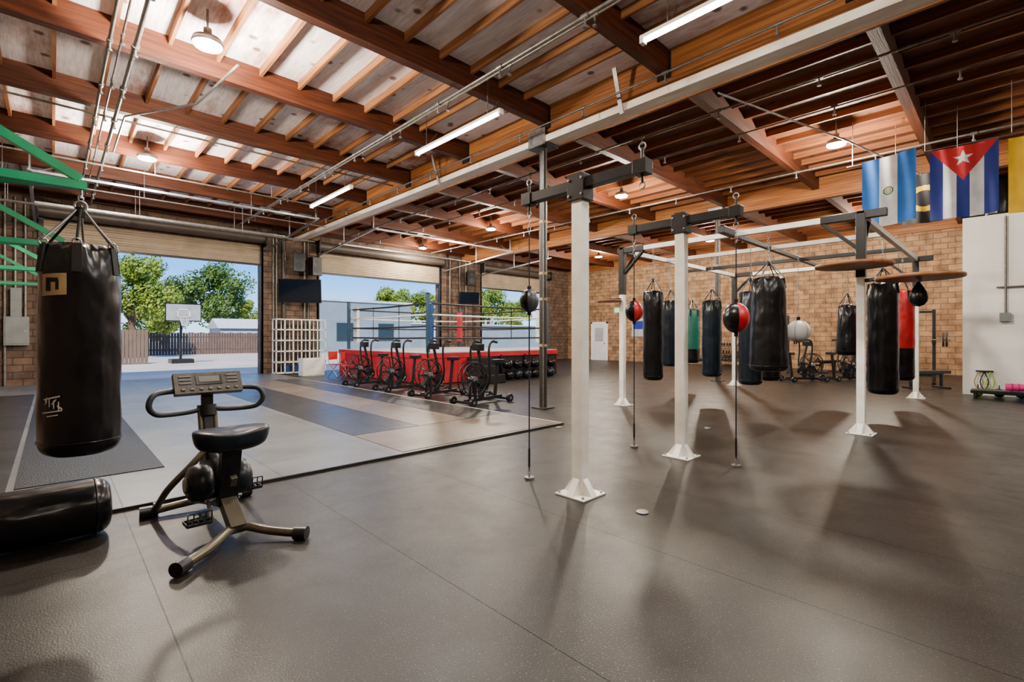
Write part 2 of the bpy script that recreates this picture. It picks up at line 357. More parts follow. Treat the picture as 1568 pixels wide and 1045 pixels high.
for Y in (14.3,17.0):
    b.beam((-.35,Y,4.9-.12*(Y>15)),(5.68,Y,4.9-.12*(Y>15)),.05,.05,m_steel); b.beam((7.55,Y,4.9-.12*(Y>15)),(13.7,Y,4.9-.12*(Y>15)),.05,.05,m_steel)
b.obj('door_track_rails')
b=MB()
for x in (6.0,6.12,7.15,7.3,14.2,15.2): b.tube([(x,YB-.05,.03),(x,YB-.05,5.3)],.035,m_pipe)
for x in (-.95,-.75,-.55): b.tube([(x,YB-.06,1.2 if x>-.9 else .03),(x,YB-.06,5.3)],.035,m_pipe)
b.tube([(14.8,YB-.08,0.03),(14.8,YB-.08,5.3)],.06,m_col); b.tube([(6.35,YB-.1,0.03),(6.35,YB-.1,5.3)],.08,m_col)
b.obj('wall_downpipes')
b=MB(); b.bx(-.25,.25,-.1,0,-.4,.4,m_elec); b.bx(-.22,.22,-.115,-.1,-.36,.36,m_elec); b.cyl((.17,-.13,0),(.17,-.11,0),.03,m_steel); b.bx(-.12,.1,-.08,0,.4,1.2,m_elec); b.obj('electrical_panel',(-.72,YB-.1,1.55),bevel=.01)

def disc_lamp(x,y,p=560):
    b=MB(); b.lathe([(.05,.22),(.05,.12),(.17,.08),(.19,.02),(.18,0)][::-1],m_steel); b.lathe([(.16,-.02),(.165,0)],m_lamp); b.cyl((0,0,.2),(0,0,ZD-5.3),.015,m_steel)
    o=b.obj('high_bay_lamp',(x,y,5.3))
    l=bpy.data.lights.new('lamp','POINT'); l.energy=p; l.color=(1,.87,.7); l.shadow_soft_size=.14
    q=bpy.data.objects.new('bulb',l); bpy.context.collection.objects.link(q); q.parent=o; q.location=(0,0,-.24)
for x,y,p in ((1.5,7.45,1150),(1.5,13.1,1150),(1.5,1.9,460),(11.5,2.47,950),(11.4,7.5,850),(11.5,13.1,900),(11.8,18.0,700),(11.5,-3,220),(1.5,-3.5,170),(19.3,3.0,850),(19.3,8.5,900),(19.3,14.0,900)):
    disc_lamp(x,y,p)
def tube_lamp(x,y):
    b=MB(); b.bx(-.05,.05,-1.24,1.24,.03,.07,m_postw); b.cyl((0,-1.2,.01),(0,1.2,.01),.024,m_tube,n=10)
    for yy in (-.9,.9): b.beam((0,yy,.07),(.25,yy,ZP-5.0),.012,.012,m_steel); b.beam((0,yy,.07),(0,yy,ZD-5.03),.012,.012,m_steel)
    b.bx(-.04,.04,-1.25,-1.2,-.02,.07,m_postw); b.bx(-.04,.04,1.2,1.25,-.02,.07,m_postw)
    o=b.obj('fluorescent_fixture',(x,y,5.0))
    l=bpy.data.lights.new('tube_light','AREA'); l.shape='RECTANGLE'; l.size=.08; l.size_y=2.3; l.energy=240; l.color=(1,.95,.87)
    q=bpy.data.objects.new('tube_light',l); bpy.context.collection.objects.link(q); q.parent=o; q.location=(0,0,-.03)
for y in (1.9,6.93,12.3,-3): tube_lamp(5.22,y)

# ---------------------------------------------------------------- training platform floor
b=MB()
b.bx(XL,5.83,4.95,YB-.15,0.001,.025,m_plat); b.bx(XL,5.86,4.92,4.95,0.001,.028,m_plat_d); b.bx(5.83,5.86,4.95,YB-.15,0.001,.028,m_edge)
b.bx(3.0,4.05,6.3,14.5,.025,.03,m_plat_d); b.bx(4.07,5.0,6.3,16,.025,.03,m_plat_b); b.bx(5.02,5.8,6.3,16,.025,.03,m_plat_d)
b.bx(3.0,5.8,5.0,6.28,.025,.03,m_plat_b)
b.bx(-.25,.85,6.16,14,.025,.034,m_black_mat); b.bx(XL,-.3,5,16,.025,.032,m_plat_d)
b.obj('training_platform_mats')

# ---------------------------------------------------------------- bags
SEED=[0]
def bag_mesh(b,r,H,m,m2=None,zsplit=None,taper=1.0,n=44):
    SEED[0]+=1; sd=SEED[0]*7.3; rows=[]
    rb=min(.09,r*.45); zs=[rb*(1-math.cos(math.pi/2*i/7)) for i in range(8)]
    k=34; zs+= [rb+(H-.12-rb)*i/k for i in range(1,k+1)]+[H-.12+.12*i/8 for i in range(1,9)]
    for z in zs:
        rr=r*(1+(taper-1)*z/H)
        if z<rb: rr*= .62+.38*math.sqrt(max(0,1-((rb-z)/rb)**2))
        t=max(0,(z-(H-.22))/.22); rr*=1-.18*t*t
        row=[]
        for j in range(n):
            a=2*math.pi*j/n; x,y=math.cos(a),math.sin(a)
            w=noise.noise(V((x*1.6+sd,y*1.6,z*4)))*.04+noise.noise(V((x*4+sd,y*4,z*9)))*.022
            w+= .07*t*math.cos(6*a-2.4)+t*.03*math.cos(18*a+sd); q=rr*(1+w)
            row.append(V((q*x,q*y,z-.015*t*(1-math.cos(6*a-2.4)))))
        rows.append(row)
    def emit(R,mm):
        vs=[p for r_ in R for p in r_]
        b.add(vs,[(i*n+j,i*n+(j+1)%n,(i+1)*n+(j+1)%n,(i+1)*n+j) for i in range(len(R)-1) for j in range(n)],mm,True)
    if m2 and zsplit:
        s_=[i for i,z in enumerate(zs) if z<=zsplit][-1]; emit(rows[:s_+1],m2); emit(rows[s_:],m)
    else: emit(rows,m)
    b.add(rows[0],[tuple(reversed(range(n)))],m2 or m)
    mid=[V((p.x*.72,p.y*.72,H+.02)) for p in rows[-1]]; top=[V((p.x*.2,p.y*.2,H+.035)) for p in rows[-1]]; emit([rows[-1],mid,top],m); b.add(top,[tuple(range(n))],m)
    b.tube([V((p.x*1.01,p.y*1.01,p.z)) for p in rows[7]],.006,m2 or m,5,closed=True)
    ap=V((0,0,H+.27)); rt=r*taper
    for q_ in range(6):
        a=2*math.pi*q_/6+.4; d=V((math.cos(a),math.sin(a),0)); p=d*rt*1.03+V((0,0,H-.17)); q=d*rt*.93+V((0,0,H+.005))
        b.beam(p,q,.045,.012,m_strap,up=d); b.ring(q+V((0,0,.01)),.02,.005,m_steel,'XZ')
        b.tube([q+V((0,0,.02)),q*.5+V((0,0,.14+.5*H)),ap],.008,m_steel if q_%2 else m_strap,6)
    b.ring(ap,.03,.006,m_steel); b.cyl(ap-V((0,0,.07)),ap-V((0,0,.01)),.026,m_strap)
    return H+.3
def heavy_bag(name,x,y,z0,z1,r,m,ztop,**k):
    b=MB(); h=bag_mesh(b,r,z1-z0,m,**k)
    if z0+h<ztop-.02: b.chain((0,0,h),(0,0,ztop-z0),m_steel)
    return b.obj(name,(x,y,z0),rz=random.random()*3)
def wrap(b,r,a0,a1,z0,z1,m,n=8,sh=0):
    vs=[]
    for i in range(n+1):
        a=a0+(a1-a0)*i/n; s_=sh*i/n
        vs+= [(r*math.cos(a),r*math.sin(a),z0+s_),(r*math.cos(a),r*math.sin(a),z1+s_)]
    b.add(vs,[(2*i,2*i+2,2*i+3,2*i+1) for i in range(n)],m,True)
b=MB(); R=.2; H=1.3; h=bag_mesh(b,R,H,m_leather,n=72); b.chain((0,0,h),(0,0,2.33-.66),m_steel)
ac=math.atan2(-4.16,-.14)
wrap(b,R*1.045,ac-.95,ac-.3,.98,1.11,m_patch,sh=.01); wrap(b,R*1.05,ac-.82,ac-.68,1.01,1.09,m_strap); wrap(b,R*1.05,ac-.68,ac-.5,1.065,1.09,m_strap); wrap(b,R*1.05,ac-.56,ac-.48,1.02,1.08,m_strap)
for (da,dz,w_,h_,sh) in ((-.9,.36,.45,.008,.02),(-.85,.33,.06,.03,.02),(-.74,.32,.03,.05,0),(-.66,.33,.12,.01,.03),(-.62,.31,.03,.05,0),(-.52,.32,.12,.012,-.02),(-.5,.3,.03,.05,.0),(-.95,.28,.55,.007,.015),(-.8,.26,.3,.006,.01)):
    wrap(b,R*1.045,ac+da,ac+da+w_,dz,dz+h_,m_logo,sh=sh)
b.obj('heavy_bag',(.13,4.1,.66))
for i,Y in enumerate((4.1,6.9,9.65,12.4)):
    b=MB(); X1=.13-.04*i
    b.beam((XL+.02,0,2.36),(X1+.03,0,2.36),.05,.05,m_grn); b.beam((XL+.02,0,3.35),(X1,0,2.4),.05,.05,m_grn)
    b.beam((XL+.02,.6,2.36),(X1,0.02,2.36),.05,.04,m_grn)
    b.bx(XL,XL+.03,-.1,.1,2.2,3.5,m_grn); b.bx(XL,XL+.03,.5,.7,2.2,2.5,m_grn)
    b.tube([(X1,0,2.33),(X1,0,2.28)],.01,m_steel)
    b.obj('bag_wall_bracket',(0,Y,0))
b=MB(); bag_mesh(b,.19,1.25,m_leather,n=60)
o=b.obj('floor_bag',(.3,4.52,.197)); o.rotation_euler=(0,math.radians(-90),math.radians(3)); 
F=3.1
heavy_bag('heavy_bag',8.35,4.78,.56,2.25,.185,m_leather,F)
heavy_bag('heavy_bag',10.2,5.4,.72,2.2,.19,m_leather2,F)
heavy_bag('heavy_bag',12.2,5.85,.7,2.1,.19,m_greenv,F,m2=m_leather,zsplit=.4)
heavy_bag('heavy_bag',10.2,4.45,.54,2.15,.195,m_leather2,F)
heavy_bag('wrecking_ball_bag',8.35,2.72,.84,2.34,.29,m_leather,F,taper=.82)
heavy_bag('heavy_bag',9.2,3.3,.52,2.2,.2,m_leather2,F)
heavy_bag('heavy_bag',10.2,3.3,.53,2.2,.2,m_leather,F)
heavy_bag('heavy_bag',12.2,2.42,1.0,2.05,.21,m_leather,F,taper=.75)
heavy_bag('heavy_bag',10.2,1.52,.42,2.3,.215,m_leather,F)
heavy_bag('heavy_bag',12.2,1.5,.53,2.3,.19,m_redv,F,m2=m_leather,zsplit=.65)
b=MB(); b.ball((0,0,0),.21,m_whitev,n=24); b.cyl((0,0,.19),(0,0,.27),.03,m_strap); b.chain((0,0,.27),(0,0,1.6),m_steel)
for a in (0,1.05,2.1): b.tube([(.212*math.cos(t)*math.cos(a),.212*math.cos(t)*math.sin(a),.212*math.sin(t)) for t in [i*math.pi/12 for i in range(24)]],.003,m_strap,4,closed=True)
b.obj('round_punching_ball',(10.2,2.8,1.5))

def flange(b,x,y):
    b.bx(x-.16,x+.16,y-.16,y+.16,0,.014,m_postw)
    for dx,dy in ((1,0),(-1,0),(0,1),(0,-1)):
        p=V((dx,dy,0)); q=V((-dy,dx,0))*.035
        base=V((x,y,.014)); vs=[base+p*.05-q,base+p*.155-q,base+p*.05-q+V((0,0,.14)),base+p*.05+q,base+p*.155+q,base+p*.05+q+V((0,0,.14))]
        b.add(vs,[(0,1,2),(3,5,4),(0,3,4,1),(1,4,5,2),(0,2,5,3)],m_postw)
    for dx in (-.13,.13):
        for dy in (-.13,.13): b.cyl((x+dx,y+dy,.014),(x+dx,y+dy,.03),.012,m_steel,n=8)
b=MB(); X0,X1_,Y0,Y1_=8.4,14.1,1.5,5.5
for (x,y) in ((X0,Y0),(X0,Y1_),(X1_,Y0),(X1_,Y1_)):
    flange(b,x,y); b.bx(x-.05,x+.05,y-.05,y+.05,.014,2.25,m_postw); b.bx(x-.058,x+.058,y-.058,y+.058,2.25,F+.07,m_blk)
for x in (X0,X1_): 
    b.bx(x-.04,x+.04,Y0+.5,Y1_-.5,F,F+.09,m_postw); b.bx(x-.05,x+.05,Y0-.3,Y0+.5,F-.01,F+.1,m_blk); b.bx(x-.05,x+.05,Y1_-.5,Y1_+.1,F-.01,F+.1,m_blk)
    b.beam((x,Y0+.05,F-.42),(x,Y0+.48,F),.07,.05,m_blk); b.beam((x,Y1_-.05,F-.42),(x,Y1_-.48,F),.07,.05,m_blk)
for y in (Y0,Y1_): b.bx(X0+.3,X1_,y-.04,y+.04,F,F+.09,m_postw); b.bx(X0-.05,X0+.4,y-.05,y+.05,F-.01,F+.1,m_blk); b.beam((X0+.05,y,F-.42),(X0+.48,y,F),.07,.05,m_blk)
b.bx(X0,X1_,3.26,3.34,F,F+.08,m_blk); b.bx(10.16,10.24,Y0,Y1_,F,F+.08,m_postw); b.bx(12.16,12.24,Y0,6.0,F,F+.08,m_blk)
b.bx(X0-.5,X0+.05,3.24,3.36,F,F+.11,m_blk)
b.beam((X0,Y0,2.42),(X0-.35,Y0,2.42),.05,.05,m_blk); b.beam((X0,Y0-.05,2.2),(X0-.45,Y0-.55,2.2),.05,.05,m_blk)
b.lathe([(.44,2.35),(.45,2.36),(.45,2.385),(.44,2.395)],m_disc,c=(8.0-.1,1.5,0),n=40)
b.lathe([(.44,2.13),(.45,2.14),(.45,2.165),(.44,2.175)],m_disc,c=(7.93,.82,0),n=40)
b.lathe([(.24,2.1),(.25,2.11),(.25,2.135),(.24,2.14)],m_disc,c=(8.15,5.65,0),n=30); b.beam((X0,Y1_,2.16),(8.15,5.65,2.16),.05,.04,m_blk)
b.obj('boxing_bag_rack',bevel=.006)
b=MB(); b.lathe([(.01,-.3),(.055,-.285),(.09,-.24),(.1,-.19),(.085,-.12),(.05,-.05),(.02,0),(.02,.02)],m_leather); b.cyl((0,0,.01),(0,0,.048),.035,m_steel)
b.obj('speed_bag',(7.93,.82,2.08))

def stand(x,y):
    b=MB(); flange(b,0,0); b.bx(-.055,.055,-.055,.055,.014,2.66,m_postw)
    b.bx(-.075,.075,-.09,.09,2.6,2.82,m_blk)
    b.bx(-.045,.045,-.65,.66,2.7,2.79,m_blk); b.bx(-.055,.055,-.68,-.56,2.685,2.80,m_blk); b.bx(-.055,.055,.57,.69,2.685,2.80,m_blk)
    b.bx(-.06,.06,-.06,.06,2.82,2.84,m_blk)
    for s_ in (-.62,.63):
        b.cyl((0,s_,2.62),(0,s_,2.9),.012,m_blk,n=8); b.ring((0,s_,2.6),.025,.006,m_steel,'YZ'); b.ring((0,s_,2.91),.03,.006,m_steel,'YZ')
    for z in (2.64,2.78):
        for s_ in (-.07,.07): b.cyl((-.085,s_,z),(-.07,s_,z),.012,m_steel,n=8)
    return b.obj('double_end_bag_stand',(x,y,0),bevel=.006)
stand(3.38,2.65); stand(5.3,2.67)
def debag(x,y,zc,r,m1,m2):
    b=MB(); b.cyl((0,0,0),(0,0,.02),.05,m_steel); b.tube([(0,0,.02),(0,0,.09)],.012,m_steel,6); b.ring((0,0,.05),.02,.004,m_steel)
    b.cyl((0,0,.07),(0,0,zc-r*1.35),.007,m_strap,n=6); b.cyl((0,0,.12),(0,0,.3),.011,m_strap,n=8)
    prof=[(max(1e-3,r*math.sin(math.pi*i/12)),-r*1.22*math.cos(math.pi*i/12)) for i in range(13)]
    for k in range(8):
        vs=[]
        for (rr,z) in prof:
            for j in range(4):
                a=2*math.pi*(k+j/3)/8; vs.append((rr*math.cos(a),rr*math.sin(a),zc+z))
        b.add(vs,[(i*4+j,i*4+j+1,(i+1)*4+j+1,(i+1)*4+j) for i in range(12) for j in range(3)],m1 if k%4<2 else m2,True)
    b.cyl((0,0,zc+r*1.2),(0,0,zc+r*1.5),.02,m_strap); b.cyl((0,0,zc-r*1.5),(0,0,zc-r*1.2),.02,m_strap)
    b.cyl((0,0,zc+r*1.5),(0,0,2.45),.006,m_strap,n=6); b.chain((0,0,2.4),(0,0,2.59),m_steel)
    b.obj('double_end_bag',(x,y,0),rz=.6)
m_greyv=M('grey_bag_leather',(.035,.042,.05),.35)
debag(3.38,3.28,1.75,.095,m_greyv,m_leather); debag(5.3,3.3,1.72,.11,m_redv,m_leather); debag(5.3,2.05,1.6,.135,m_redv,m_leather)
for p in ((3.38,2.03),(5.6,4.8),(7.2,3.2)):
    b=MB(); b.lathe([(.045,0),(.05,.004),(.045,.012),(.02,.014)],m_steel); b.obj('floor_anchor_plate',(p[0],p[1],0))

# ---------------------------------------------------------------- near exercise bike
b=MB()
b.tube(crv([(-.38,-.60,.045),(-.2,-.47,.06),(-.05,-.33,.085),(.05,-.33,.085),(.16,-.46,.06),(.3,-.62,.045)]),.03,m_olive,10)
for p,d in (((-.38,-.60,.045),V((-.7,-.6,0))),((.3,-.62,.045),V((.6,-.7,0)))):
    p=V(p);d=d.normalized(); b.cyl(p-d*.035,p+d*.05,.045,m_blk,n=16)
b.tube(crv([(-.33,.62,.045),(-.15,.6,.06),(0,.58,.07),(.15,.6,.06),(.33,.62,.045)]),.03,m_olive,10)
for s_ in (-1,1): b.cyl((s_*.31,.62,.045),(s_*.39,.63,.045),.045,m_blk,n=16); b.cyl((s_*.27,.66,.05),(s_*.3,.66,.05),.05,m_blk,n=16)
b.beam((0,-.34,.08),(0,-.05,.26),.1,.08,m_olive); b.beam((0,-.05,.2),(0,.58,.08),.07,.06,m_olive)
b.beam((0,-.09,.2),(0,-.2,.66),.125,.07,m_blk); b.beam((0,-.22,.36),(0,-.245,.42),.04,.04,m_olive)
for s_ in (-1,1):
    b.lathe([(.03,0),(.11,.0),(.135,.03),(.14,.08),(.125,.13),(.08,.15)],m_seat,c=(s_*.055,.09,.33),n=24,T=Matrix.Rotation(s_*math.pi/2,4,'Y'))
    b.lathe([(.05,0),(.06,.01),(.05,.02)],m_olive,c=(s_*.2,.09,.33),n=18,T=Matrix.Rotation(s_*math.pi/2,4,'Y'))
    b.tube(crv([(s_*.04,.3,.52),(s_*.14,.28,.42),(s_*.26,.36,.26),(s_*.3,.52,.1),(s_*.3,.61,.06)]),.024,m_olive,10)
b.lathe([(.02,-.03),(.2,-.03),(.21,0),(.2,.03),(.02,.03)],m_blk,c=(0,.3,.32),n=28,T=Matrix.Rotation(math.pi/2,4,'Y'))
b.cyl((-.12,-.02,.22),(.12,-.02,.22),.015,m_steel)
for s_,zc,yc in ((-1,.14,-.17),(1,.24,.06)):
    b.beam((s_*.1,-.02,.22),(s_*.12,yc,zc),.02,.03,m_steel)
    x0,x1=s_*.13,s_*.27; lo,hi=min(x0,x1),max(x0,x1)
    for t in range(5): xx=lo+(hi-lo)*t/4; b.beam((xx,yc-.06,zc),(xx,yc+.06,zc),.008,.02,m_blk); b.beam((xx,yc-.06,zc),(xx,yc-.07,zc+.08),.008,.008,m_blk)
    for yy in (-.06,0,.06): b.beam((lo,yc+yy,zc),(hi,yc+yy,zc),.008,.02,m_blk)
    for zz in (.035,.08): b.beam((lo,yc-.067,zc+zz),(hi,yc-.067,zc+zz),.008,.008,m_blk)
b.beam((0,.28,.4),(0,.4,.84),.06,.05,m_blk); b.tube([(-.05,.29,.45),(-.05,.4,.86)],.018,m_olive); b.tube([(.05,.29,.45),(.05,.4,.86)],.018,m_olive)
b.cyl((0,.37,.78),(0,.385,.86),.055,m_blk)
for s_ in (-1,1):
    b.tube(crv([(s_*.02,.39,.84),(s_*.1,.39,.82),(s_*.24,.37,.815),(s_*.34,.33,.83),(s_*.385,.31,.89),(s_*.36,.32,.965),(s_*.28,.36,.985),(s_*.1,.39,.985)]),.02,m_grip,10)
T=Matrix.Translation((0,.38,1.02))@Matrix.Rotation(math.radians(-28),4,'X')
b.bx(-.23,.23,-.05,-.0,-.085,.085,m_console,T); b.bx(-.09,.09,-.056,-.05,-.02,.06,m_screen,T); b.bx(-.07,.07,-.06,-.056,0,.05,m_btn,T)
for k in range(7): b.bx(-.19+.06*k,-.165+.06*k,-.062,-.05,-.062,-.045,m_btn,T)
for s_ in (-1,1):
    for k in range(3): b.bx(s_*.16-.04,s_*.16+.04,-.058,-.05,-.01+.028*k,.005+.028*k,m_btn,T)
b.beam((0,.39,.85),(0,.4,.99),.08,.03,m_blk)
o=b.obj('exercise_bike',(.9,4.0,0),rz=.05,bevel=.006)
b=MB()
poly=[(-.19,-.12),(-.1,-.14),(0,-.145),(.1,-.14),(.19,-.12),(.24,-.04),(.22,.06),(.14,.14),(.06,.22),(-.06,.22),(-.14,.14),(-.22,.06),(-.24,-.04)]
n=len(poly); rings=[(.35,-.075),(.6,-.07),(.84,-.05),(.99,-.02),(1.05,.03),(1.04,.05),(.9,.058),(.4,.05)]; vs=[]
for k,z in rings: vs+= [(x*k,y*k,z+(abs(x)*.14 if z>.01 else 0)) for x,y in poly]
fs=[(i*n+j,i*n+(j+1)%n,(i+1)*n+(j+1)%n,(i+1)*n+j) for i in range(len(rings)-1) for j in range(n)]+[tuple(reversed(range(n))),tuple(range((len(rings)-1)*n,len(rings)*n))]
b.add(vs,fs,m_seat,True); s=b.obj('seat',(0,-.2,.675),parent=o); sm=s.modifiers.new('sub','SUBSURF'); sm.levels=2; sm.render_levels=2

# ---------------------------------------------------------------- air bikes
b=MB()
for x,w in ((-.5,.3),(.58,.3)):
    b.beam((x,-w,.06),(x,w,.06),.06,.05,m_blk)
    for s_ in (-1,1): b.cyl((x-.05,s_*w-.03,.085),(x-.05,s_*w+.03,.085),.085,m_blk,n=18); b.cyl((x-.05,s_*w-.035,.085),(x-.05,s_*w+.035,.085),.03,m_steel,n=12)
b.beam((-.5,0,.08),(.58,0,.1),.07,.07,m_blk)
b.beam((-.28,.08,.1),(-.28,.08,.5),.05,.04,m_blk); b.beam((-.28,-.08,.1),(-.28,-.08,.5),.05,.04,m_blk)
fc=V((-.28,0,.52)); 
for s_ in (-.07,.07):
    for R in (.35,.22,.1): b.ring(fc+V((0,s_,0)),R,.014 if R>.3 else .006,m_blk,'XZ',28)
    for k in range(20):
        a=k*math.pi/10; b.cyl(fc+V((.05*math.cos(a),s_,.05*math.sin(a))),fc+V((.35*math.cos(a),s_,.35*math.sin(a))),.0055,m_blk,n=4)
b.cyl(fc-V((0,.09,0)),fc+V((0,.09,0)),.06,m_steel,n=16)
for k in range(8):
    a=k*math.pi/4+.1; t=V((-math.sin(a),0,math.cos(a))); c=V((math.cos(a),0,math.sin(a))); 
    b.beam(fc+c*.06,fc+c*.31,.06,.006,m_blk,up=(t+V((0,1.2,0))).normalized())
b.beam((-.05,0,.1),(.02,0,.6),.12,.08,m_blk); b.lathe([(.02,-.04),(.14,-.04),(.15,0),(.14,.04),(.02,.04)],m_blk,c=(.1,.07,.35),n=22,T=Matrix.Rotation(math.pi/2,4,'X'))
b.beam((.38,0,.1),(.46,0,.82),.06,.05,m_blk)
b.plate([(-.13,-.11),(-.13,.11),(-.04,.13),(.16,.03),(.16,-.03),(-.04,-.13)],.82,.9,m_seat,T=Matrix.Translation((.47,0,0))@Matrix.Rotation(math.pi,4,'Z'))
b.beam((.02,0,.6),(-.12,0,1.12),.05,.05,m_blk); b.bx(-.2,-.05,-.11,.11,1.1,1.24,m_blk)
for s_ in (-1,1):
    b.tube(crv([(.0,s_*.12,.3),(-.02,s_*.24,.55),(-.08,s_*.27,.95),(-.06,s_*.27,1.22),(.06,s_*.27,1.3),(.16,s_*.26,1.28)]),.024,m_blk,8)
    b.cyl((.05,s_*.27,1.3),(.17,s_*.26,1.28),.03,m_grip)
    b.beam((.1,s_*.09,.35),(.1+s_*.12,s_*.12,.25),.02,.03,m_steel); b.bx(.05+s_*.12,.15+s_*.12,min(s_*.13,s_*.23),max(s_*.13,s_*.23),.235,.265,m_blk)
ab=b.obj('air_bike',(6.52,7.7,0),rz=.08,bevel=.004)
for x,y,r in ((6.55,9.35,.1),(6.52,11.0,.05),(6.5,12.7,.08),(16.9,4.5,2.5),(18.2,3.7,2.6)): inst(ab,'air_bike',(x,y,0),r)

# ---------------------------------------------------------------- boxing ring
rx0,rx1,ry0,ry1=7.7,13.4,11.6,17.3; zp=.93
b=MB(); b.bx(rx0,rx1,ry0,ry1,.78,zp,m_canvas); b.bx(rx0-.02,rx1+.02,ry0-.02,ry1+.02,.76,.91,m_red)
def skirt(p0,p1,m,z0=.02,z1=.8):
    p0=V(p0);p1=V(p1);d=p1-p0;nn=V((-d.y,d.x,0)).normalized();N_=60;vs=[]
    for i in range(N_+1):
        w=.02*math.sin(i*1.1)+.012*math.sin(i*2.7)
        p=p0+d*i/N_; q=p+nn*w; vs+= [(q.x,q.y,z0),(p.x,p.y,z1)]
    b.add(vs,[(2*i,2*i+2,2*i+3,2*i+1) for i in range(N_)],m,True)
skirt((rx0,ry0,0),(rx0,ry1,0),m_red); skirt((rx0,ry0,0),(9.2,ry0,0),m_red); skirt((9.2,ry0+.02,0),(rx1,ry0+.02,0),m_strap); skirt((rx1,ry0,0),(rx1,ry1,0),m_red)
skirt((rx0,ry1,0),(rx1,ry1,0),m_red)
for x in (10.6,11.7,12.8): b.beam((x,ry0-.03,0),(x,ry0-.03,.8),.06,.06,m_blk)
cor=[(rx0+.25,ry0+.25,m_blue),(rx1-.25,ry0+.25,m_rope_w),(rx1-.25,ry1-.25,m_redpad),(rx0+.25,ry1-.25,m_rope_w)]
for x,y,mm in cor:
    b.cyl((x,y,zp),(x,y,2.65),.06,m_bluestl,n=16); b.cyl((x,y,2.65),(x,y,2.68),.07,m_blk)
    ix=1 if x<10 else -1; iy=1 if y<14 else -1
    b.beam((x+ix*.2,y+iy*.2,zp+.25),(x+ix*.2,y+iy*.2,2.45),.28,.1,mm,up=V((1,0,0)))
rm=[m_rope_b,m_rope_b,m_rope_w,m_rope_b]
for k,z in enumerate((1.35,1.7,2.05,2.38)):
    P=[V((rx0+.45,ry0+.32,z)),V((rx1-.45,ry0+.32,z)),V((rx1-.32,ry0+.45,z)),V((rx1-.32,ry1-.45,z)),V((rx1-.45,ry1-.32,z)),V((rx0+.45,ry1-.32,z)),V((rx0+.32,ry1-.45,z)),V((rx0+.32,ry0+.45,z))]
    for i in (0,2,4,6): b.tube([P[i],(P[i]+P[i+1])/2-V((0,0,.02)),P[i+1]],.028,rm[k],8)
    for (x,y,_),(p,q) in zip(cor,((7,0),(1,2),(3,4),(5,6))):
        b.tube([(x,y,z),P[p]],.01,m_steel,6); b.tube([(x,y,z),P[q]],.01,m_steel,6)
for x in (rx0+2.0,rx0+3.7): b.beam((x,ry0+.32,1.3),(x,ry0+.32,2.42),.03,.01,m_strap); b.beam((rx0+.32,ry0+x-rx0,1.3),(rx0+.32,ry0+x-rx0,2.42),.03,.01,m_strap)
b.obj('boxing_ring')
b=MB()
for k in range(3): b.bx(-.4,.4,-.3*k-.3,-.3*k,0,.75-.25*k,m_blk)
b.obj('ring_steps',(9.5,11.5,0),bevel=.01)
b=MB()
for i in range(12):
    x=(i%6)*.4; z=.16+.33*(i//6); b.lathe([(.06,-.14),(.14,-.1),(.15,0),(.14,.1),(.06,.14)],random.choice([m_leather,m_leather,m_leather2,m_redv,m_leather2]),c=(x,random.uniform(-.05,.05),z),n=14,T=Matrix.Rotation(math.pi/2,4,'X'))
b.obj('medicine_ball_pile',(10.6,11.2,0))

# ---------------------------------------------------------------- items by the doors
b=MB()
for x in [i*.3 for i in range(7)]: b.bx(x-.02,x+.02,-.02,.02,0,2.0,m_postw); b.bx(x-.015,x+.015,.38,.41,0,2.0,m_postw)
for z in (.02,.42,.82,1.22,1.62,2.0): b.bx(-.02,1.82,-.02,.41,z-.02,z+.02,m_postw)
for x in (.3,.6,1.2): b.cyl((x+.15,.2,.06),(x+.15,.2,.3),.1,random.choice([m_leather,m_redv,m_blue]))
b.obj('storage_cubby_rack',(5.87,18.5,.03))
b=MB(); b.bx(0,.75,0,.45,0,.62,m_postw); b.bx(.03,.36,-.015,0,.04,.58,m_white); b.bx(.39,.72,-.015,0,.04,.58,m_white); b.cyl((.33,-.03,.3),(.33,-.015,.3),.012,m_steel); b.cyl((.42,-.03,.3),(.42,-.015,.3),.012,m_steel); b.obj('white_cabinet',(6.35,17.2,0),bevel=.008)
def chair(x,y,rz):
    b=MB(); b.bx(-.2,.2,-.2,.2,.43,.46,m_redpad); b.bx(-.2,.2,.19,.22,.6,.88,m_redpad)
    for s_ in (-1,1):
        b.tube([(s_*.21,-.22,0),(s_*.21,.2,.55),(s_*.21,.21,.9)],.012,m_steel); b.tube([(s_*.19,.25,0),(s_*.19,-.16,.45)],.012,m_steel)
    b.beam((-.21,-.2,.05),(.21,-.2,.05),.015,.015,m_steel); b.obj('folding_chair',(x,y,0),rz)
chair(7.05,16.0,.4); chair(7.0,15.0,.8)
def tv(x,y,z,w,h,rz):
    b=MB(); T=Matrix.Rotation(math.radians(12),4,'X')
    b.bx(-w/2,w/2,-.03,.03,-h/2,h/2,m_blk,T); b.bx(-w/2+.025,w/2-.025,-.034,-.03,-h/2+.03,h/2-.025,m_tv,T)
    b.beam((0,.03,0),(0,.45,.1),.05,.05,m_blk); b.bx(-.15,.15,.03,.05,-.12,.12,m_blk)
    b.obj('television',(x,y,z),rz,bevel=.005)
tv(6.75,18.6,3.12,1.5,.9,-.5); tv(14.9,18.6,3.3,1.0,.6,-.4)
b=MB(); b.bx(-.2,.2,-.17,.17,-.35,.35,m_blk); b.cyl((0,-.18,-.12),(0,-.17,-.12),.14,m_grip,n=20); b.cyl((0,-.18,.18),(0,-.17,.18),.07,m_grip,n=16); b.beam((0,.15,0),(0,.4,0),.05,.05,m_blk)
